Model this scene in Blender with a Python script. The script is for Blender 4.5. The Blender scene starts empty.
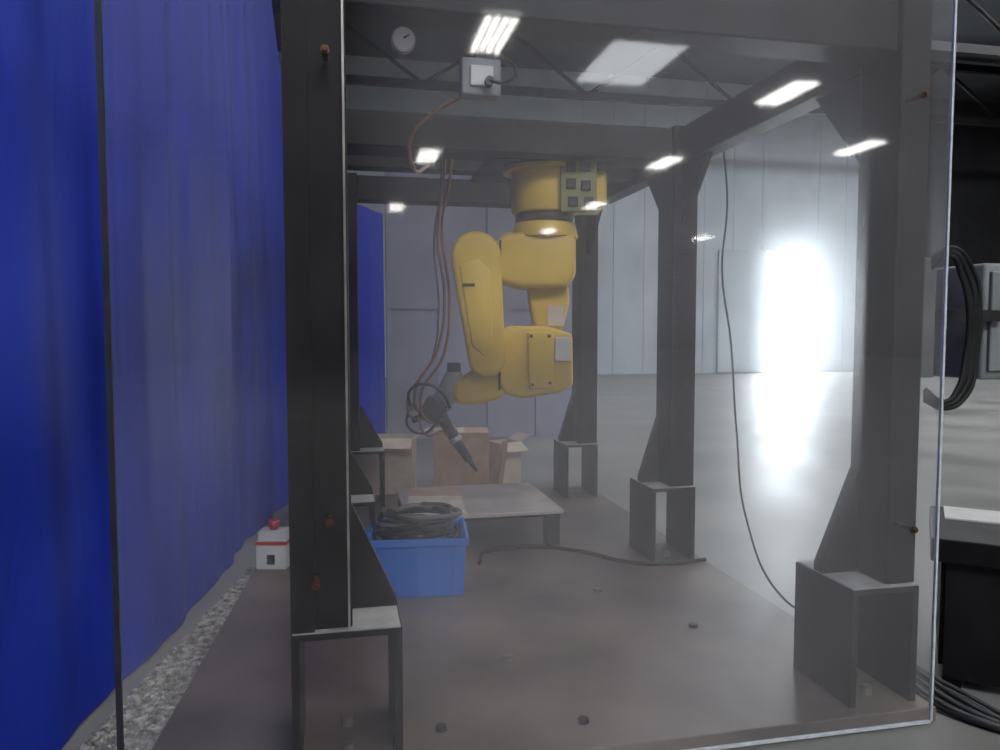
import bpy, bmesh, math, random
from mathutils import Vector, Matrix
random.seed(4)
S = bpy.context.scene
S.view_settings.view_transform = 'Standard'
S.view_settings.look = 'None'
S.view_settings.exposure = 0.2
COL = S.collection

# ---------------------------------------------------------------- materials
def nt(name):
    m = bpy.data.materials.new(name); m.use_nodes = True
    t = m.node_tree
    for n in list(t.nodes): t.nodes.remove(n)
    o = t.nodes.new('ShaderNodeOutputMaterial')
    return m, t, o

def mat(name, c1, c2=None, rough=0.5, metal=0.0, scale=6.0, bump=0.0, detail=6.0, rvar=0.0, lo=0.35, hi=0.65, stretch=(1,1,1), spec=0.5):
    m, t, o = nt(name)
    b = t.nodes.new('ShaderNodeBsdfPrincipled')
    t.links.new(b.outputs[0], o.inputs[0])
    b.inputs['Roughness'].default_value = rough
    b.inputs['Metallic'].default_value = metal
    b.inputs['Specular IOR Level'].default_value = spec
    c2 = c2 or tuple(x*0.8 for x in c1)
    tc = t.nodes.new('ShaderNodeTexCoord')
    mp = t.nodes.new('ShaderNodeMapping'); mp.inputs['Scale'].default_value = stretch
    t.links.new(tc.outputs['Object'], mp.inputs[0])
    nz = t.nodes.new('ShaderNodeTexNoise'); nz.inputs['Scale'].default_value = scale; nz.inputs['Detail'].default_value = detail
    t.links.new(mp.outputs[0], nz.inputs['Vector'])
    r = t.nodes.new('ShaderNodeValToRGB')
    r.color_ramp.elements[0].position = lo; r.color_ramp.elements[1].position = hi
    r.color_ramp.elements[0].color = (*c2, 1); r.color_ramp.elements[1].color = (*c1, 1)
    t.links.new(nz.outputs[0], r.inputs[0]); t.links.new(r.outputs[0], b.inputs['Base Color'])
    if rvar:
        mr = t.nodes.new('ShaderNodeMapRange')
        mr.inputs['To Min'].default_value = max(0.02, rough-rvar); mr.inputs['To Max'].default_value = min(1, rough+rvar)
        t.links.new(nz.outputs[0], mr.inputs[0]); t.links.new(mr.outputs[0], b.inputs['Roughness'])
    if bump:
        bp = t.nodes.new('ShaderNodeBump'); bp.inputs['Strength'].default_value = bump; bp.inputs['Distance'].default_value = 0.01
        t.links.new(nz.outputs[0], bp.inputs['Height']); t.links.new(bp.outputs[0], b.inputs['Normal'])
    return m

M_black = mat('black_painted_steel', (0.013,0.011,0.012), (0.004,0.003,0.004), rough=0.5, scale=5, rvar=0.15, spec=0.2, detail=9)
M_foottop = mat('pale_steel', (0.42,0.41,0.39), (0.26,0.255,0.25), rough=0.6, scale=9)  # pale tone for the foot top faces
M_plate = mat('worn_steel_plate', (0.20,0.16,0.137), (0.06,0.046,0.039), rough=0.42, metal=0.1, scale=1.8, detail=10, rvar=0.15, lo=0.3, hi=0.7)
M_yellow = mat('robot_yellow_paint', (0.74,0.50,0.065), (0.64,0.42,0.055), rough=0.42, scale=4)
M_dark = mat('dark_grey_metal', (0.05,0.05,0.055), (0.02,0.02,0.022), rough=0.4, metal=0.5)
M_steel = mat('bare_metal', (0.45,0.43,0.40), (0.25,0.24,0.22), rough=0.35, metal=0.8)
M_rubber = mat('black_rubber', (0.012,0.012,0.013), (0.008,0.008,0.008), rough=0.6, spec=0.3)
M_cable = mat('grey_cable_jacket', (0.11,0.11,0.115), (0.07,0.07,0.075), rough=0.5)
M_hose = mat('brown_hose', (0.24,0.11,0.07), (0.14,0.065,0.04), rough=0.45)
M_grey = mat('grey_enclosure_paint', (0.22,0.23,0.24), (0.17,0.18,0.19), rough=0.5)
M_white = mat('white_plastic', (0.72,0.71,0.69), (0.6,0.59,0.57), rough=0.5)
M_red = mat('red_plastic', (0.6,0.02,0.02), (0.45,0.015,0.015), rough=0.35)
M_bin = mat('blue_bin_plastic', (0.022,0.15,0.50), (0.018,0.115,0.42), rough=0.45, scale=3)
M_card = mat('cardboard', (0.58,0.40,0.28), (0.48,0.32,0.21), rough=0.85, scale=7)
M_card2 = mat('pale_cardboard', (0.70,0.59,0.49), (0.58,0.47,0.38), rough=0.85, scale=7)
M_copper = mat('rusty_bolt', (0.16,0.07,0.045), (0.05,0.025,0.02), rough=0.45, metal=0.6, scale=60)
M_table = mat('dusty_table_steel', (0.50,0.44,0.40), (0.36,0.31,0.28), rough=0.45, metal=0.1, scale=4)
M_floor = mat('polished_concrete', (0.28,0.275,0.262), (0.14,0.136,0.13), rough=0.44, scale=0.9, detail=12, rvar=0.12, bump=0.08, lo=0.3, hi=0.72)
M_wallw = mat('white_sheet_wall', (0.76,0.83,0.90), (0.64,0.71,0.78), rough=0.7, scale=0.7)
M_walld = mat('dark_wall', (0.035,0.035,0.04), (0.02,0.02,0.022), rough=0.8, scale=0.8)
M_ceil = mat('dark_ceiling', (0.05,0.05,0.055), (0.03,0.03,0.033), rough=0.9, scale=0.5)
M_part = mat('lavender_partition', (0.32,0.33,0.44), (0.27,0.27,0.36), rough=0.7, scale=1.5)
M_wood = mat('pale_wood', (0.45,0.30,0.17), (0.32,0.2,0.11), rough=0.7, scale=5, stretch=(8,1,1))
M_debris = mat('gravel', (0.48,0.45,0.41), (0.10,0.095,0.085), rough=0.9, scale=30)
M_edge = mat('frosted_acrylic_edge', (0.60,0.63,0.66), (0.45,0.48,0.5), rough=0.5, scale=20)
M_tape = mat('edge_seal', (0.02,0.022,0.03), (0.01,0.01,0.014), rough=0.5)
M_orange = mat('orange_plastic', (0.7,0.15,0.02), rough=0.5)
M_green = mat('connector_plate', (0.28,0.27,0.10), (0.2,0.19,0.08), rough=0.5)
M_face = mat('gauge_face', (0.85,0.85,0.82), (0.8,0.8,0.78), rough=0.4, scale=2)

def emis(name, c, s):
    m, t, o = nt(name)
    e = t.nodes.new('ShaderNodeEmission'); e.inputs[0].default_value = (*c,1); e.inputs[1].default_value = s
    t.links.new(e.outputs[0], o.inputs[0]); return m
M_tube = emis('lamp_tube_glow', (1.0,0.97,0.92), 34)
M_sky = emis('skylight_glow', (0.92,0.96,1.0), 9.0)
M_fill_glow = emis('added_fill_glow', (0.92,0.96,1.0), 15.0)  # glow for an added overhead fill panel
M_day = emis('door_daylight_glow', (0.84,0.93,1.0), 34.0)  # glow standing in for daylight beyond the open door

def curtain_mat():
    m, t, o = nt('blue_tarpaulin')
    b = t.nodes.new('ShaderNodeBsdfPrincipled'); t.links.new(b.outputs[0], o.inputs[0])
    b.inputs['Roughness'].default_value = 0.6; b.inputs['Specular IOR Level'].default_value = 0.2
    tc = t.nodes.new('ShaderNodeTexCoord')
    mp = t.nodes.new('ShaderNodeMapping'); mp.inputs['Scale'].default_value = (2,2,0.5)
    nz = t.nodes.new('ShaderNodeTexNoise'); nz.inputs['Scale'].default_value = 2.2; nz.inputs['Detail'].default_value = 3; nz.inputs['Distortion'].default_value = 1.0
    t.links.new(tc.outputs['Object'], mp.inputs[0]); t.links.new(mp.outputs[0], nz.inputs['Vector'])
    r = t.nodes.new('ShaderNodeValToRGB')
    r.color_ramp.elements[0].color = (0.006,0.020,0.26,1); r.color_ramp.elements[1].color = (0.013,0.04,0.45,1)
    t.links.new(nz.outputs[0], r.inputs[0]); t.links.new(r.outputs[0], b.inputs['Base Color'])
    bp = t.nodes.new('ShaderNodeBump'); bp.inputs['Strength'].default_value = 0.4; bp.inputs['Distance'].default_value = 0.03
    t.links.new(nz.outputs[0], bp.inputs['Height']); t.links.new(bp.outputs[0], b.inputs['Normal'])
    return m
M_curt = curtain_mat()

# dusty acrylic: mostly clear, with forward scattering haze; painted ramp thins the haze so the left post reads dark
def acrylic_mat():
    m, t, o = nt('hazy_acrylic')
    N = t.nodes.new; L = t.links.new
    tr = N('ShaderNodeBsdfTransparent'); tr.inputs[0].default_value = (0.98,0.98,0.985,1)
    df = N('ShaderNodeBsdfDiffuse'); df.inputs[0].default_value = (0.95,0.92,0.95,1)
    gl = N('ShaderNodeBsdfGlossy'); gl.inputs['Roughness'].default_value = 0.035; gl.inputs[0].default_value=(1,1,1,1)
    r1 = N('ShaderNodeBsdfRefraction'); r1.inputs['IOR'].default_value = 1.045; r1.inputs['Roughness'].default_value = 0.95
    r2 = N('ShaderNodeBsdfRefraction'); r2.inputs['IOR'].default_value = 1.12; r2.inputs['Roughness'].default_value = 1.0
    tc = N('ShaderNodeTexCoord')
    mp = N('ShaderNodeMapping'); mp.inputs['Scale'].default_value = (1.0,1,0.7); mp.inputs['Rotation'].default_value=(0,0.6,0)
    nz = N('ShaderNodeTexNoise'); nz.inputs['Scale'].default_value = 1.7; nz.inputs['Detail'].default_value = 5; nz.inputs['Distortion'].default_value=0.5
    L(tc.outputs['Object'], mp.inputs[0]); L(mp.outputs[0], nz.inputs['Vector'])
    G = nz.outputs[0]
    sp = N('ShaderNodeSeparateXYZ'); L(tc.outputs['Object'], sp.inputs[0])
    sx = N('ShaderNodeMapRange'); sx.inputs['From Min'].default_value=-0.6; sx.inputs['From Max'].default_value=1.9; L(sp.outputs[0], sx.inputs[0])
    rp = N('ShaderNodeValToRGB'); e = rp.color_ramp.elements
    e[0].position=0.0; e[0].color=(.5,.5,.5,1); e[1].position=1.0; e[1].color=(.7,.7,.7,1)
    for p,v in ((0.15,.5),(0.19,.08),(0.25,.08),(0.34,.75),(0.6,1.0),(0.85,.95)):  # painted haze ramp: scattered light put into the weight, near nil at left post
        q=e.new(p); q.color=(v,v,v,1)
    L(sx.outputs[0], rp.inputs[0])
    def rng(a,b,grad=False):
        mr = N('ShaderNodeMapRange'); mr.inputs['From Min'].default_value=0.3; mr.inputs['From Max'].default_value=0.7
        mr.inputs['To Min'].default_value = a; mr.inputs['To Max'].default_value = b
        L(G, mr.inputs[0])
        if not grad: return mr.outputs[0]
        x = N('ShaderNodeMath'); x.operation='MULTIPLY'; L(mr.outputs[0],x.inputs[0]); L(rp.outputs[0],x.inputs[1]); return x.outputs[0]
    def mix(f,a,b):
        x = N('ShaderNodeMixShader'); 
        if isinstance(f,float): x.inputs[0].default_value=f
        else: L(f,x.inputs[0])
        L(a,x.inputs[1]); L(b,x.inputs[2]); return x.outputs[0]
    s = mix(rng(0.08,0.125,True), tr.outputs[0], df.outputs[0])
    s = mix(0.075, s, r1.outputs[0])
    s = mix(0.03, s, r2.outputs[0])
    s = mix(0.040, s, gl.outputs[0])
    L(s, o.inputs[0])
    return m
M_acr = acrylic_mat()

# ---------------------------------------------------------------- geometry helpers
def link(o, parent=None):
    COL.objects.link(o)
    if parent: o.parent = parent
    return o
def empty(name, loc=(0,0,0), rotz=0):
    e = bpy.data.objects.new(name, None); e.empty_display_size = 0.1
    e.location = loc; e.rotation_euler = (0,0,rotz); COL.objects.link(e); return e
def from_bm(name, bm, m, parent=None, smooth=False, bevel=0, seg=2, loc=(0,0,0), rot=(0,0,0)):
    bmesh.ops.recalc_face_normals(bm, faces=bm.faces)
    me = bpy.data.meshes.new(name); bm.to_mesh(me); bm.free()
    me.materials.append(m)
    for p in me.polygons: p.use_smooth = smooth
    o = bpy.data.objects.new(name, me); o.location = loc; o.rotation_euler = rot
    link(o, parent)
    if bevel:
        b = o.modifiers.new('bevel','BEVEL'); b.width = bevel; b.segments = seg; b.limit_method='ANGLE'; b.angle_limit = math.radians(35)
    return o
def box(name, lo, hi, m, parent=None, bevel=0.0, seg=2, rot=None):
    c = [(a+b)/2 for a,b in zip(lo,hi)]; s = [abs(b-a) for a,b in zip(lo,hi)]
    bm = bmesh.new(); bmesh.ops.create_cube(bm, size=1)
    for v in bm.verts: v.co = Vector((v.co.x*s[0], v.co.y*s[1], v.co.z*s[2]))
    return from_bm(name, bm, m, parent, bevel=bevel, seg=seg, loc=c, rot=rot or (0,0,0), smooth=bevel>0.01)
def prism(name, pts, axis, a, b, m, parent=None, bevel=0, seg=3, smooth=False):
    bm = bmesh.new()
    def mk(p, t):
        return {'y':(p[0],t,p[1]), 'x':(t,p[0],p[1]), 'z':(p[0],p[1],t)}[axis]
    va = [bm.verts.new(mk(p,a)) for p in pts]; vb = [bm.verts.new(mk(p,b)) for p in pts]
    bm.faces.new(va); bm.faces.new(vb[::-1])
    n = len(pts)
    for i in range(n): bm.faces.new((va[i], vb[i], vb[(i+1)%n], va[(i+1)%n]))
    return from_bm(name, bm, m, parent, bevel=bevel, seg=seg, smooth=smooth)
def cone(name, p0, p1, r0, r1, m, parent=None, n=32, bevel=0, smooth=True):
    p0 = Vector(p0); p1 = Vector(p1); d = p1-p0
    bm = bmesh.new()
    bmesh.ops.create_cone(bm, cap_ends=True, segments=n, radius1=r0, radius2=r1, depth=d.length)
    q = d.to_track_quat('Z','Y').to_matrix().to_4x4()
    bmesh.ops.transform(bm, matrix=q, verts=bm.verts)
    o = from_bm(name, bm, m, parent, loc=(p0+p1)/2, smooth=False, bevel=bevel, seg=3)
    if smooth:
        for p in o.data.polygons: p.use_smooth = (len(p.vertices)==4) or bevel>0
    return o
def sphere(name, c, r, m, parent=None, sc=(1,1,1)):
    bm = bmesh.new(); bmesh.ops.create_uvsphere(bm, u_segments=24, v_segments=16, radius=r)
    for v in bm.verts: v.co = Vector((v.co.x*sc[0], v.co.y*sc[1], v.co.z*sc[2]))
    return from_bm(name, bm, m, parent, smooth=True, loc=c)
def tube(name, pts, r, m, parent=None):
    cu = bpy.data.curves.new(name,'CURVE'); cu.dimensions='3D'; cu.bevel_depth = r; cu.bevel_resolution = 3; cu.resolution_u = 10; cu.use_fill_caps = True
    sp = cu.splines.new('BEZIER'); sp.bezier_points.add(len(pts)-1)
    for bp, p in zip(sp.bezier_points, pts):
        bp.co = p; bp.handle_left_type = bp.handle_right_type = 'AUTO'
    cu.materials.append(m)
    o = bpy.data.objects.new(name, cu); link(o, parent)
    dg = bpy.context.evaluated_depsgraph_get()
    me = bpy.data.meshes.new_from_object(o.evaluated_get(dg))
    o2 = bpy.data.objects.new(name, me); 
    bpy.data.objects.remove(o); o2.name = name
    for p in me.polygons: p.use_smooth = True
    link(o2, parent); return o2
def stadium(c0, r0, c1, r1, n=14):
    c0=Vector(c0); c1=Vector(c1); d=(c1-c0); L=d.length; a=math.atan2(d.y,d.x)
    off = math.acos(max(-1,min(1,(r0-r1)/L)))
    pts=[]
    for i in range(n+1):
        t = a+off + (2*math.pi-2*off)*i/n; pts.append((c0.x+r0*math.cos(t), c0.y+r0*math.sin(t)))
    for i in range(n+1):
        t = a-off + (2*off)*i/n; pts.append((c1.x+r1*math.cos(t), c1.y+r1*math.sin(t)))
    return pts

# ---------------------------------------------------------------- building shell
XL, XR, YF, YB, H = -6.0, 26.0, -44.0, 21.1, 8.6
box('floor', (XL,YF,-0.2), (XR,YB+0.2,0), M_floor)
box('ceiling', (XL,YF,H), (XR,YB,H+0.2), M_ceil)
box('wall_left', (XL-0.2,YF,0), (XL,YB,H), M_walld)
box('wall_right', (XR,YF,0), (XR+0.2,YB,H), M_walld)
box('wall_front', (XL,YF-0.2,0), (XR,YF,H), M_walld)
wb = empty('wall_back')
dx0, dx1, dz = 12.75, 14.25, 3.7
box('panel_a', (XL,YB,0),(dx0,YB+0.2,H), M_wallw, wb)
box('panel_b', (dx0,YB,dz),(dx1,YB+0.2,H), M_wallw, wb)
box('panel_c', (dx1,YB,0),(17.6,YB+0.2,H), M_wallw, wb)
box('panel_d', (17.6,YB,0),(XR,YB+0.2,H), M_walld, wb)
for i in range(14):
    x = 5.0+i*0.95
    if dx0-0.1 < x < dx1+0.1: continue
    box('rib_%d'%i, (x,YB-0.03,0.0),(x+0.05,YB,H), M_wallw, wb)
d1 = empty('door_1')
box('jamb_a', (dx0-0.12,YB-0.06,0),(dx0,YB+0.1,dz+0.12), M_wallw, d1)
box('jamb_b', (dx1,YB-0.06,0),(dx1+0.12,YB+0.1,dz+0.12), M_wallw, d1)
box('head', (dx0,YB-0.06,dz),(dx1,YB+0.1,dz+0.12), M_wallw, d1)
box('leaf', (dx0-1.6,YB-0.12,0.02),(dx0-0.15,YB-0.07,dz), M_wallw, d1)
for i in range(5):
    w_=(dx1-dx0)/5; box('glow_sheet_%d'%i, (dx0+i*w_,YB+0.10+0.02*(i%2),0.0),(dx0+(i+1)*w_,YB+0.11+0.02*(i%2),dz), M_day, d1)  # glowing sheets added to stand in for daylight through the doorway
def skylight(i,x0,x1,y0,y1,n=3,m=None):
    sk = empty('window_%d'%i)
    box('glazing', (x0,y0,H-0.03),(x1,y1,H-0.01), m or M_sky, sk)
    for k in range(1,n): 
        x=x0+(x1-x0)*k/n; box('bar_%d'%k, (x-0.03,y0,H-0.09),(x+0.03,y1,H-0.03), M_dark, sk)
    box('frame_a', (x0-0.1,y0-0.1,H-0.1),(x1+0.1,y0,H), M_dark, sk); box('frame_b', (x0-0.1,y1,H-0.1),(x1+0.1,y1+0.1,H), M_dark, sk)
skylight(1,6.9,8.9,-17.6,-14.2,1,M_sky)
skylight(2,6.0,20.0,9.8,12.6,6)  # unseen roof panel added to brighten the back wall and floor
skylight(3,-1.0,6.5,-8.6,-5.0,3,M_fill_glow)  # unseen roof panel added to light the cell and robot from the front

def truss(y):
    t = empty('roof_truss')
    box('bottom_chord', (XL,y-0.08,6.9),(XR,y+0.08,7.08), M_black, t)
    box('top_chord', (XL,y-0.08,8.3),(XR,y+0.08,8.48), M_black, t)
    n=16; w=(XR-XL)/n
    for i in range(n):
        x0=XL+i*w; z0,z1=(7.0,8.4) if i%2==0 else (8.4,7.0)
        cone('web_%d'%i, (x0,y,z0),(x0+w,y,z1),0.05,0.05,M_black,t,n=8)
for y in (18,13.5,9,4.5,-2,-22,-32): truss(y)
for (x,y) in ((19.5,18),(22.5,14)):
    c = empty('steel_column')
    box('web', (x-0.02,y-0.12,0),(x+0.02,y+0.12,7.0), M_black, c)
    box('flange_a', (x-0.12,y-0.15,0),(x+0.12,y-0.12,7.0), M_black, c)
    box('flange_b', (x-0.12,y+0.12,0),(x+0.12,y+0.15,7.0), M_black, c)

def fixture(x,y,z=6.5):
    f = empty('high_bay_light', (x,y,z))
    box('housing', (-0.33,-0.85,0.03),(0.33,0.85,0.12), M_white, f, bevel=0.01)
    for i in range(4):
        xx=-0.225+i*0.15
        box('tube_%d'%i, (xx-0.045,-0.8,0.0),(xx+0.045,0.8,0.028), M_tube, f)
    for yy in (-0.6,0.6): cone('hanger_%s'%('a' if yy<0 else 'b'), (0,yy,0.12),(0,yy,0.4),0.01,0.01,M_dark,f,n=6)
for p in ((2.75,-9.4),(2.7,-19.0),(2.5,-28.8),(2.7,2.2),(9.75,-11.3),(10.05,-18.4),(10.6,-26.6),(10.95,-35.0),(14.7,-15.4),(20.3,-36.0),(10,-3),(10,5),(18,3)):  # far rows show as reflections; nearer ones are unseen, added for more light
    fixture(*p)

# ---------------------------------------------------------------- base plate & gravel strip
prism('steel_base_plate', [(-0.58,2.10),(1.93,2.10),(1.95,5.78),(-0.33,5.78)], 'z', 0.0, 0.05, M_plate, bevel=0.004)
PZ=0.05
bm=bmesh.new()
for i in range(3800):
    y=random.uniform(1.9,4.3); xe=-0.58+(y-2.10)*0.068-0.012
    wd=max(0.03,0.26-(y-2.3)*0.11)
    x=xe-random.uniform(0.0,wd); r=random.uniform(0.003,0.010)
    mtx=Matrix.Translation((x,y,r*0.6))@Matrix.Diagonal((1,random.uniform(.7,1.4),0.7,1))
    bmesh.ops.create_icosphere(bm, subdivisions=1, radius=r, matrix=mtx)
from_bm('loose_gravel', bm, M_debris)

# ---------------------------------------------------------------- cell frame
fr = empty('robot_cell_frame')
rows = [2.15,3.78,5.37]
def foot(n,x0,x1,y0,dep=0.32,h=0.40):
    z0=PZ; z1=PZ+h; t=0.022
    box('foot_%s_side_a'%n,(x0,y0,z0),(x0+t,y0+dep,z1-t),M_black,fr)
    box('foot_%s_side_b'%n,(x1-t,y0,z0),(x1,y0+dep,z1-t),M_black,fr)
    box('foot_%s_top'%n,(x0,y0,z1-t),(x1,y0+dep,z1-0.004),M_black,fr)
    box('foot_%s_cap'%n,(x0+0.004,y0+0.004,z1-0.004),(x1-0.004,y0+dep-0.004,z1),M_foottop,fr)
    for dy in (0.08,0.24): cone('foot_%s_bolt_%d'%(n,int(dy*100)),((x0+x1)/2,y0+dy,z0),((x0+x1)/2,y0+dy,z0+0.03),0.018,0.018,M_steel,fr,n=6,smooth=False)
ZT=2.18
for i,y in enumerate(rows):
    n=str(i)
    xl = -0.14 if i<2 else 0.0
    w = 0.17 if i==0 else 0.14
    foot('l'+n, xl, xl+0.31, y)
    foot('r'+n, 1.64,1.89,y)
    zt=PZ+0.40
    box('post_l'+n,(xl,y+0.02,zt),(xl+w,y+0.20,ZT+0.2),M_black,fr,bevel=0.006)
    rw = 0.11 if i==0 else 0.14
    box('post_r'+n,(1.89-rw,y+0.02,zt),(1.89,y+0.22,ZT+0.2),M_black,fr,bevel=0.006)
    prism('gusset_l'+n,[(xl+w,zt),(xl+0.305,zt),(xl+0.305,zt+0.03),(xl+w,zt+0.33)],'y',y+0.17,y+0.20,M_black,fr)
    prism('gusset_r'+n,[(1.89-rw,zt),(1.645,zt),(1.645,zt+0.03),(1.89-rw,zt+0.36)],'y',y+0.17,y+0.22,M_black,fr)
    box('cross_beam_'+n,(xl+w,y+0.04,ZT+0.02),(1.89-rw,y+0.19,ZT+0.19),M_black,fr,bevel=0.006)
box('post_flange_l',(-0.14,2.155,0.45),(-0.075,2.17,2.38),M_black,fr)
box('post_flange_l2',(0.018,2.155,0.45),(0.024,2.17,2.38),M_steel,fr)
for side,x0,x1 in (('l',-0.13,-0.01),('r',1.77,1.88)):
    for i in range(2):
        ya,yb = rows[i]+0.20+ (0.02 if side=='r' else 0), rows[i+1]+0.02
        box('side_beam_%s%d'%(side,i),(x0,ya,ZT),(x1,yb,ZT+0.18),M_black,fr,bevel=0.005)
        prism('top_gusset_a_%s%d'%(side,i),[(ya,ZT),(ya+0.28,ZT),(ya,ZT-0.32)],'x',x0+0.03,x0+0.06,M_black,fr)
        prism('top_gusset_b_%s%d'%(side,i),[(yb,ZT),(yb-0.28,ZT),(yb,ZT-0.32)],'x',x0+0.03,x0+0.06,M_black,fr)
for k,yy in enumerate((4.02,4.42)):
    box('carrier_%d'%k,(-0.01,yy,ZT+0.04),(1.77,yy+0.12,ZT+0.17),M_black,fr,bevel=0.005)
box('mount_plate',(0.80,3.95,ZT+0.015),(1.48,4.60,ZT+0.04),M_black,fr)

# ---------------------------------------------------------------- acrylic panel
ac = empty('acrylic_safety_panel')
px0,px1,py,pz0,pz1 = -0.56,1.885,2.08,0.02,2.355
bm=bmesh.new()
vs=[bm.verts.new(p) for p in ((px0,py,pz0),(px1,py,pz0),(px1,py,pz1),(px0,py,pz1))]; bm.faces.new(vs)
sh_=from_bm('sheet',bm,M_acr,ac)
if sh_.data.polygons[0].normal.y > 0: sh_.data.flip_normals()
box('edge_right',(px1,py-0.005,pz0),(px1+0.008,py+0.005,pz1),M_edge,ac)
box('edge_bottom',(px0,py-0.005,pz0-0.008),(px1,py+0.005,pz0),M_edge,ac)
box('edge_top',(px0,py-0.005,pz1),(px1,py+0.005,pz1+0.008),M_edge,ac)
box('edge_left',(px0-0.014,py-0.006,pz0),(px0,py+0.006,pz1),M_tape,ac)
for k,(x,z) in enumerate(((-0.025,2.03),(-0.03,0.78),(-0.068,0.61),(1.79,2.03),(1.80,0.66))):
    cone('bolt_%d'%k,(x,py-0.014,z),(x,py+0.075,z),0.007,0.007,M_copper,ac,n=12)
    cone('washer_%d'%k,(x,py-0.006,z),(x,py-0.002,z),0.012,0.012,M_copper,ac,n=16)

# ---------------------------------------------------------------- blue curtain
path=[(-1.9,-1.2),(-1.35,0.3),(-1.08,1.4),(-0.93,2.1),(-0.84,2.6),(-0.78,2.95),(-0.67,3.5),(-0.61,4.0),(-0.56,4.6),(-0.46,5.4),(-0.20,6.6),(0.15,7.5),(0.50,8.1)]
dense=[]
for i in range(len(path)-1):
    a=Vector(path[i]); b=Vector(path[i+1]); n=max(2,int((b-a).length/0.02))
    for k in range(n): dense.append(a+(b-a)*k/n)
bm=bmesh.new(); NZ=26; cols=[]; s=0
for i,p in enumerate(dense):
    if i: s+=(p-dense[i-1]).length
    q=dense[min(i+1,len(dense)-1)]-dense[max(i-1,0)]; nrm=Vector((q.y,-q.x)).normalized()
    HT = 4.7 if p.y<5.2 else max(2.5, 4.7-(p.y-5.2)*2.5)
    col=[]
    for k in range(NZ+1):
        z=0.012+(HT)*k/NZ
        wv=0.035*math.sin(s*7.0+0.8*math.sin(s*1.7)+0.25*z)+0.018*math.sin(s*17+1.3*math.sin(s*3)+0.4*z)+0.02*math.sin(z*1.3+s*2)
        if 3.0<p.y<5.2: wv-=0.022*abs(math.sin(s*11+0.15*z))
        wv*=0.6+0.2*math.sin(s*1.1)
        wv=wv*(0.6+0.4*min(1,z/1.5))-0.01
        pp=p+nrm*wv
        col.append(bm.verts.new((pp.x,pp.y,z)))
    cols.append(col)
for i in range(len(cols)-1):
    for k in range(NZ): bm.faces.new((cols[i][k],cols[i+1][k],cols[i+1][k+1],cols[i][k+1]))
from_bm('blue_tarp_curtain',bm,M_curt,smooth=True)

pt = empty('partition_wall')
box('sheet',(0.55,9.0,0),(2.95,9.06,3.3),M_part,pt)
for i,x in enumerate((0.55,1.15,1.75,2.35,2.90)): box('stud_%d'%i,(x,8.95,0),(x+0.05,9.0,3.3),M_part,pt)
box('rail',(0.6,8.95,1.55),(2.9,8.96,1.62),M_part,pt)

# ---------------------------------------------------------------- robot arm
YAW=math.radians(-12)
rb = empty('industrial_robot_arm',(1.14,4.16,0),YAW)
k=0.00566
def X(u): return (u-545)*k
def Z(v): return 1.3+(330-v)*k
cone('base_drum',(0,0,Z(216)),(0,0,2.195),0.185,0.195,M_yellow,rb,n=48,bevel=0.012)
box('base_block',(0.04,-0.15,Z(212)),(0.33,0.20,2.16),M_yellow,rb,bevel=0.025,seg=4)
cone('base_flange',(0,0,2.17),(0,0,2.195),0.235,0.235,M_yellow,rb,n=48,bevel=0.005)
box('connector_plate',(X(558),-0.205,Z(218)),(X(592),-0.148,Z(168)),M_green,rb,bevel=0.004)
for i,(a,b) in enumerate(((563,172),(577,172),(563,188),(577,190),(565,205),(580,205))):
    box('connector_%d'%i,(X(a),-0.225,Z(b+9)),(X(a+9),-0.205,Z(b)),M_dark,rb,bevel=0.004)
cone('j1_ring',(0,0,Z(226)),(0,0,Z(215)),0.165,0.165,M_dark,rb,n=48)
cone('j1_turret',(0,0,Z(240)),(0,0,Z(225)),0.19,0.17,M_yellow,rb,n=48,bevel=0.01)
prism('shoulder_casting',[(X(497),Z(246)),(X(506),Z(236)),(X(570),Z(236)),(X(574),Z(244)),(X(574),Z(278)),(X(566),Z(289)),(X(520),Z(289)),(X(502),Z(283)),(X(497),Z(274))],'y',-0.15,0.17,M_yellow,rb,bevel=0.03,seg=4,smooth=True)
cone('shoulder_motor',(X(540),0.10,Z(265)),(X(540),0.30,Z(265)),0.12,0.11,M_dark,rb,bevel=0.01)
prism('upper_arm',stadium((X(478),Z(260)),0.135,(X(488),Z(358)),0.10),'y',-0.20,-0.06,M_yellow,rb,bevel=0.025,seg=4,smooth=True)
prism('upper_arm_rib',[(X(462),Z(268)),(X(480),Z(262)),(X(492),Z(275)),(X(494),Z(345)),(X(486),Z(355)),(X(474),Z(345))],'y',-0.212,-0.19,M_yellow,rb,bevel=0.008,seg=3,smooth=True)
cone('j2_axis',(X(478),-0.10,Z(260)),(X(478),0.12,Z(260)),0.115,0.115,M_yellow,rb,bevel=0.01)
cone('j2_cross',(X(478),0.02,Z(262)),(X(510),0.02,Z(262)),0.11,0.12,M_yellow,rb,bevel=0.01)
box('arm_joint_seal',(X(500),-0.158,Z(280)),(X(502),0.1,Z(244)),M_dark,rb)
box('arm_label',(X(465),-0.218,Z(289)),(X(477),-0.211,Z(286)),M_dark,rb)
prism('inner_link',[(X(528),Z(284)),(X(568),Z(284)),(X(570),Z(300)),(X(563),Z(332)),(X(536),Z(332)),(X(530),Z(305))],'y',-0.04,0.16,M_yellow,rb,bevel=0.025,seg=3,smooth=True)
box('inner_link_plate',(X(548),-0.05,Z(326)),(X(564),-0.035,Z(306)),M_card2,rb)
prism('elbow_casting',[(X(499),Z(334)),(X(508),Z(326)),(X(546),Z(326)),(X(571),Z(334)),(X(572),Z(384)),(X(560),Z(391)),(X(522),Z(397)),(X(506),Z(392)),(X(499),Z(382))],'y',-0.14,0.15,M_yellow,rb,bevel=0.022,seg=4,smooth=True)
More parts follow.
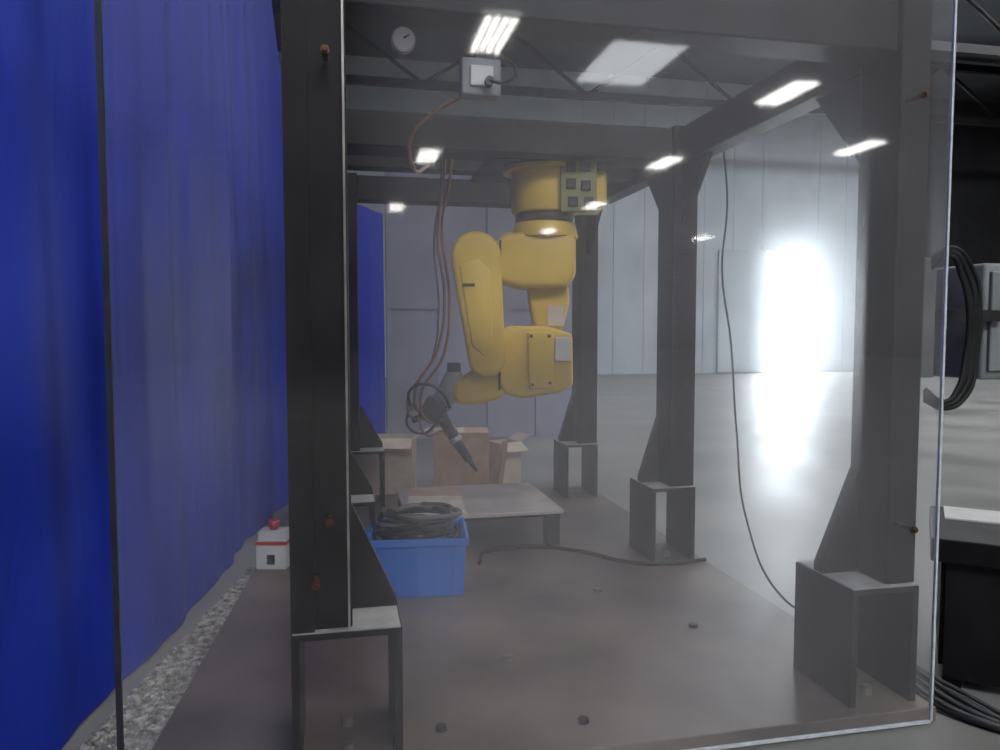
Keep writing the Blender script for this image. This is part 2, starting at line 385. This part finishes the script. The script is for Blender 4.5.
prism('elbow_cover',[(X(527),Z(332)),(X(552),Z(332)),(X(553),Z(386)),(X(529),Z(388))],'y',-0.160,-0.13,M_yellow,rb,bevel=0.008,seg=3,smooth=True)
box('elbow_seal',(X(499),-0.148,Z(388)),(X(501.5),0.1,Z(332)),M_dark,rb)
box('elbow_plate',(X(554),-0.158,Z(360)),(X(569),-0.145,Z(337)),M_white,rb,bevel=0.003)
for i,(a,b) in enumerate(((531,336),(548,336),(532,383),(549,381))): cone('cover_bolt_%d'%i,(X(a),-0.168,Z(b)),(X(a),-0.15,Z(b)),0.009,0.009,M_dark,rb,n=8)
cone('j3_axis',(X(489),-0.10,Z(358)),(X(489),0.10,Z(362)),0.095,0.095,M_yellow,rb,bevel=0.01)
prism('forearm',[(X(505),Z(352)),(X(505),Z(396)),(X(484),Z(402)),(X(462),Z(404)),(X(455),Z(396)),(X(456),Z(382)),(X(470),Z(372)),(X(486),Z(362))],'y',-0.12,0.10,M_yellow,rb,bevel=0.025,seg=4,smooth=True)
cone('wrist_roll',(X(462),-0.02,Z(390)),(X(443),-0.02,Z(393)),0.075,0.062,M_steel,rb,bevel=0.008)
prism('wrist_yoke',stadium((X(455),Z(376)),0.05,(X(442),Z(404)),0.058),'y',-0.09,-0.03,M_steel,rb,bevel=0.015,smooth=True)
box('wrist_cap',(X(449),-0.10,Z(371)),(X(462),-0.04,Z(362)),M_dark,rb,bevel=0.008)
cone('wrist_flange',(X(440),-0.06,Z(408)),(X(433),-0.06,Z(418)),0.055,0.05,M_dark,rb,bevel=0.005)
sphere('wrist_joint',(X(443),-0.04,Z(404)),0.055,M_dark,rb)
box('tool_changer',(X(424),-0.12,Z(420)),(X(446),0.02,Z(398)),M_dark,rb,bevel=0.008,rot=(0,0.5,0))
cone('valve_a',(X(425),-0.05,Z(402)),(X(410),-0.05,Z(408)),0.026,0.02,M_steel,rb)
cone('valve_b',(X(428),-0.02,Z(415)),(X(413),-0.04,Z(420)),0.02,0.018,M_dark,rb)
cone('torch_body',(X(442),-0.07,Z(414)),(X(457),-0.08,Z(438)),0.036,0.032,M_dark,rb,bevel=0.004)
cone('torch_collar',(X(455.5),-0.08,Z(436)),(X(458),-0.08,Z(440)),0.038,0.038,M_steel,rb,bevel=0.003)
cone('torch_neck',(X(457),-0.08,Z(439)),(X(470),-0.09,Z(458)),0.030,0.024,M_dark,rb,bevel=0.004)
cone('torch_tip',(X(470),-0.09,Z(458)),(X(478),-0.09,Z(469)),0.016,0.010,M_dark,rb)
hp=[[(448,118,0.1),(446,170,0.02),(440,240,-0.05),(447,300,-0.1),(440,350,-0.14),(418,392,-0.14),(424,412,-0.1),(440,410,-0.08)],
    [(452,118,0.12),(452,170,0.04),(444,230,-0.03),(452,305,-0.12),(446,355,-0.15),(424,395,-0.16),(432,420,-0.12),(446,418,-0.1)],
    [(440,118,0.1),(443,180,0.0),(436,245,-0.03),(441,310,-0.08),(434,360,-0.12),(410,400,-0.12),(416,418,-0.08),(430,414,-0.06)]]
for i,h in enumerate(hp):
    tube('hose_%d'%i,[(X(a),y,Z(b)) for a,b,y in h],0.009 if i<2 else 0.006,M_hose if i!=2 else M_cable,rb)
tube('tool_cable_a',[(X(412),-0.1,Z(404)),(X(414),-0.16,Z(388)),(X(430),-0.18,Z(382)),(X(446),-0.16,Z(392)),(X(452),-0.12,Z(406))],0.008,M_rubber,rb)
tube('tool_cable_b',[(X(420),-0.1,Z(416)),(X(432),-0.18,Z(432)),(X(444),-0.16,Z(428)),(X(450),-0.12,Z(434))],0.007,M_hose,rb)
tube('tool_cable_c',[(X(410),-0.06,Z(408)),(X(412),-0.15,Z(424)),(X(426),-0.17,Z(430)),(X(440),-0.12,Z(420))],0.007,M_rubber,rb)

# ---------------------------------------------------------------- air gauge & junction box on front beam
g = empty('pressure_gauge',(0.200,2.34,2.160))
cone('body',(0,-0.0,0),(0,-0.03,0),0.036,0.036,M_steel,g)
cone('dial',(0,-0.03,0),(0,-0.033,0),0.032,0.032,M_face,g)
cone('pointer',(0,-0.035,0),(0.018,-0.035,0.012),0.003,0.001,M_dark,g,n=6)
cone('stem',(0,-0.01,0.03),(0,-0.01,0.05),0.008,0.008,M_steel,g,n=12)
jb = empty('junction_box',(0.43,2.32,2.06))
box('case',(-0.06,-0.03,-0.055),(0.06,0.03,0.055),M_grey,jb,bevel=0.006)
box('lid_socket',(-0.035,-0.04,-0.03),(0.035,-0.03,0.03),M_white,jb,bevel=0.003)
cone('cable_gland',(0.02,-0.06,-0.02),(0.02,-0.03,-0.02),0.014,0.014,M_dark,jb,n=12)
box('bracket',(-0.012,0.0,0.055),(0.012,0.02,0.15),M_dark,jb)
tube('lead',[(-0.05,0,-0.05),(-0.13,0.05,-0.09),(-0.20,0.1,-0.16),(-0.19,0.15,-0.24),(-0.12,0.3,-0.20)],0.006,M_hose,jb)
tube('patch_cord',[(0.02,-0.06,-0.02),(0.06,-0.08,-0.03),(0.10,-0.05,0.02),(0.06,-0.02,0.07),(0.0,0.0,0.09)],0.005,M_rubber,jb)

# ---------------------------------------------------------------- bin with cables
bn = empty('plastic_storage_bin',(0.365,3.68,PZ),math.radians(-6))
def tub(w,d,h,t=0.012,tap=0.90):
    bm=bmesh.new()
    def ring(sx,sy,z): return [bm.verts.new((x*sx/2,y*sy/2,z)) for x,y in ((-1,-1),(1,-1),(1,1),(-1,1))]
    o0=ring(w*tap,d*tap,0); o1=ring(w,d,h); i1=ring(w-2*t,d-2*t,h); i0=ring((w-2*t)*tap,(d-2*t)*tap,t)
    bm.faces.new(o0[::-1]); bm.faces.new(i0)
    for a,b in ((o0,o1),(o1,i1),(i1,i0)):
        for j in range(4): bm.faces.new((a[j],a[(j+1)%4],b[(j+1)%4],b[j]))
    return bm
from_bm('tub',tub(0.46,0.40,0.27,tap=0.94),M_bin,bn,bevel=0.006)
for n,lo,hi in (('rim_f',(-0.24,-0.21,0.245),(0.24,-0.197,0.28)),('rim_b',(-0.24,0.197,0.245),(0.24,0.21,0.28)),('rim_l',(-0.243,-0.21,0.245),(-0.228,0.21,0.28)),('rim_r',(0.228,-0.21,0.245),(0.243,0.21,0.28))):
    box(n,lo,hi,M_bin,bn,bevel=0.003)
for i in range(5): box('rib_%d'%i,(-0.18+i*0.088,-0.204,0.03),(-0.172+i*0.088,-0.185,0.245),M_bin,bn)
for j in range(14):
    pts=[]; ph=random.uniform(0,6)
    for a in range(9):
        t=ph+a*0.8; rr=random.uniform(0.09,0.16)
        pts.append((rr*1.3*math.cos(t),rr*1.1*math.sin(t),0.20+0.0115*j+random.uniform(-0.01,0.03)))
    tube('coiled_cable_%d'%j,pts,random.uniform(0.008,0.013),M_rubber if j%3 else M_cable,bn)

# ---------------------------------------------------------------- low table
tb = empty('low_steel_table')
box('top',(0.36,4.19,0.235),(1.27,5.0,0.258),M_table,tb,bevel=0.003)
box('apron_f',(0.38,4.215,0.215),(1.25,4.225,0.235),M_black,tb)
box('apron_r',(1.235,4.2,0.215),(1.25,4.98,0.235),M_black,tb)
for i,(x,y) in enumerate(((1.17,4.2),(1.17,4.9),(0.37,4.2),(0.37,4.9))): box('leg_%d'%i,(x,y,PZ),(x+0.08,y+0.08,0.235),M_black,tb,bevel=0.003)
cs = empty('cardboard_sheet')
prism('flat',[(0.37,4.28),(0.70,4.22),(0.74,4.66),(0.42,4.72)],'z',0.259,0.265,M_card2,cs)
prism('fold',[(0.42,4.72),(0.74,4.66),(0.76,4.90),(0.45,4.93)],'z',0.259,0.267,M_card,cs)
def cbox(x,y,z,w,d,h,rz,flap=True,m=M_card):
    e = empty('cardboard_box',(x,y,z),rz)
    t=0.006
    box('side_f',(-w/2,-d/2,0),(w/2,-d/2+t,h),m,e); box('side_b',(-w/2,d/2-t,0),(w/2,d/2,h),m,e)
    box('side_l',(-w/2,-d/2+t,0),(-w/2+t,d/2-t,h),m,e); box('side_r',(w/2-t,-d/2+t,0),(w/2,d/2-t,h),m,e)
    box('base',(-w/2+t,-d/2+t,0),(w/2-t,d/2-t,t),m,e)
    if flap:
        prism('flap_f',[(-d/2,h),(-d/2-0.12,h-0.06),(-d/2-0.12,h-0.055),(-d/2,h+0.006)],'x',-w/2,w/2,M_card2,e)
        prism('flap_r',[(w/2,h),(w/2+0.11,h+0.05),(w/2+0.11,h+0.056),(w/2,h+0.006)],'y',-d/2,d/2,M_card2,e)
    else:
        box('lid',(-w/2,-d/2,h),(w/2,d/2,h+t),m,e); box('tape',(-0.025,-d/2-0.001,h+t),(0.025,d/2,h+t+0.001),M_card2,e)
    return e
cbox(0.36,6.10,0,0.46,0.32,0.45,-0.2,True,M_card2)
cbox(0.97,6.09,0,0.44,0.34,0.48,-0.15,False)
cbox(1.36,6.24,0,0.20,0.22,0.36,0.35,True,M_card2)
wb2=empty('wood_offcut'); box('plank',(1.24,5.84,0.0),(1.28,5.86,0.42),M_wood,wb2,rot=(0.0,0.12,0)); 

# ---------------------------------------------------------------- e-stop box
es = empty('emergency_stop_box',(-0.345,4.12,PZ),YAW)
box('lower_case',(-0.08,-0.06,0),(0.08,0.06,0.15),M_white,es,bevel=0.008)
box('upper_case',(-0.07,-0.05,0.15),(0.07,0.05,0.20),M_white,es,bevel=0.006)
cone('button',(-0.0,0,0.2),(0.0,0,0.25),0.022,0.03,M_red,es)
box('red_band',(-0.081,-0.062,0.13),(0.081,0.062,0.148),M_red,es)
box('dark_clip',(-0.02,-0.065,0.03),(0.02,-0.06,0.08),M_dark,es)

# ---------------------------------------------------------------- loose cables
tube('floor_cable',[(0.72,3.92,0.06),(0.80,4.12,0.06),(1.06,4.17,0.06),(1.31,4.02,0.06),(1.52,3.76,0.06),(1.72,3.70,0.06),(1.93,3.73,0.06)],0.010,M_rubber)
tube('hanging_cable',[(1.90,3.55,2.2),(1.93,3.56,1.95),(1.93,3.60,1.6),(1.94,3.52,1.25),(1.97,3.50,0.8),(1.98,3.40,0.35),(2.0,3.1,0.06),(2.1,2.9,0.012)],0.005,M_rubber)
nb = empty('scattered_nuts')
for i,(x,y) in enumerate(((1.45,2.90),(0.62,2.75),(0.75,2.25),(1.2,3.4),(0.3,2.3))):
    cone('nut_%d'%i,(x,y,PZ),(x,y,PZ+0.014),0.02,0.018,M_dark if i%2==0 else M_steel,nb,n=6,smooth=False)

# ---------------------------------------------------------------- control box on right post
pc = empty('robot_control_box')
box('bracket',(1.89,2.28,1.33),(2.32,2.31,1.37),M_dark,pc)
box('switch_box',(1.905,2.19,1.14),(1.955,2.28,1.54),M_cable,pc,bevel=0.005)
box('cabinet',(2.27,2.32,1.12),(2.62,2.62,1.54),M_grey,pc,bevel=0.012)
box('door',(2.29,2.305,1.15),(2.60,2.322,1.51),M_grey,pc,bevel=0.006)
for i in range(5):
    o=0.011*i
    tube('cable_%d'%i,[(1.93,2.20,1.50+o*0.8),(1.98,2.17,1.545+o*0.6),(2.03+o,2.17+0.006*(i%2),1.48+o*0.5),(2.065+o,2.17,1.36),(2.065+o,2.18,1.2),(2.03+o,2.17+0.006*(i%2),1.10-o*0.3),(1.98,2.17,1.06-o*0.5),(1.93,2.20,1.10-o*0.8)],0.0085,M_rubber,pc)
# ---------------------------------------------------------------- cart at lower right
ct = empty('equipment_cart',(2.075,2.31,0),math.radians(-41))
box('top',(0,0,0.47),(1.3,0.58,0.555),M_black,ct,bevel=0.006)
box('paper_tray',(0.05,0.34,0.555),(1.25,0.56,0.562),M_white,ct)
for i,(x,y) in enumerate(((0.05,0.05),(1.2,0.05),(0.05,0.47),(1.2,0.47))): box('leg_%d'%i,(x,y,0.0),(x+0.06,y+0.06,0.47),M_black,ct)
box('lower_shelf',(0.05,0.05,0.12),(1.26,0.54,0.15),M_black,ct)
box('power_unit',(0.12,0.12,0.15),(1.1,0.50,0.42),M_black,ct,bevel=0.01)
box('side_dark_sheet',(0.035,0.05,0.08),(0.05,0.54,0.47),M_black,ct)  # black sheet added to darken the space under the top
box('front_dark_sheet',(0.05,0.035,0.04),(1.26,0.05,0.47),M_black,ct)  # likewise an added dark sheet, closing off the front
cb = empty('cable_bundle')
for i in range(8):
    o=0.022*i
    tube('cable_%d'%i,[(2.20+o*0.5,2.72,0.012),(2.10+o*0.3,2.50,0.014+0.008*(i%3)),(1.985+o,2.24-o*0.35,0.015+0.010*(i%2)),(2.02+o,2.06-o*0.5,0.016+0.006*(i%2)),(2.20+o,1.86-o*0.6,0.014),(2.5,1.6-o*.6,0.012)],0.0085,M_cable if i%2 else M_rubber,cb)

# ---------------------------------------------------------------- distant shop equipment
sh = empty('storage_shelf')
for i,x in enumerate((19.0,21.4)): 
    for j,y in enumerate((15.0,16.0)): box('upright_%d%d'%(i,j),(x,y,0),(x+0.08,y+0.08,3.0),M_dark,sh)
for i,z in enumerate((0.4,1.3,2.2)): box('deck_%d'%i,(19.0,15.0,z),(21.48,16.08,z+0.06),M_dark,sh)
box('crate_a',(19.3,15.2,0.46),(20.0,15.9,1.0),M_orange,sh); box('crate_b',(20.3,15.2,0.46),(21.2,15.9,1.1),M_grey,sh); box('crate_c',(19.4,15.2,1.36),(20.6,15.9,1.9),M_card,sh)

# ---------------------------------------------------------------- world, camera
w = bpy.data.worlds.new('daylight'); S.world = w; w.use_nodes = True
bg = w.node_tree.nodes['Background']; bg.inputs[0].default_value = (0.84,0.93,1.0,1); bg.inputs[1].default_value = 0.5

cam = bpy.data.cameras.new('camera'); cam.sensor_width=36; cam.lens=27.36; cam.clip_end=200
co = bpy.data.objects.new('camera',cam); co.location=(0,0,1.30)
co.rotation_euler=(math.radians(90-3.39),0,math.radians(-12)); COL.objects.link(co)
S.camera = co
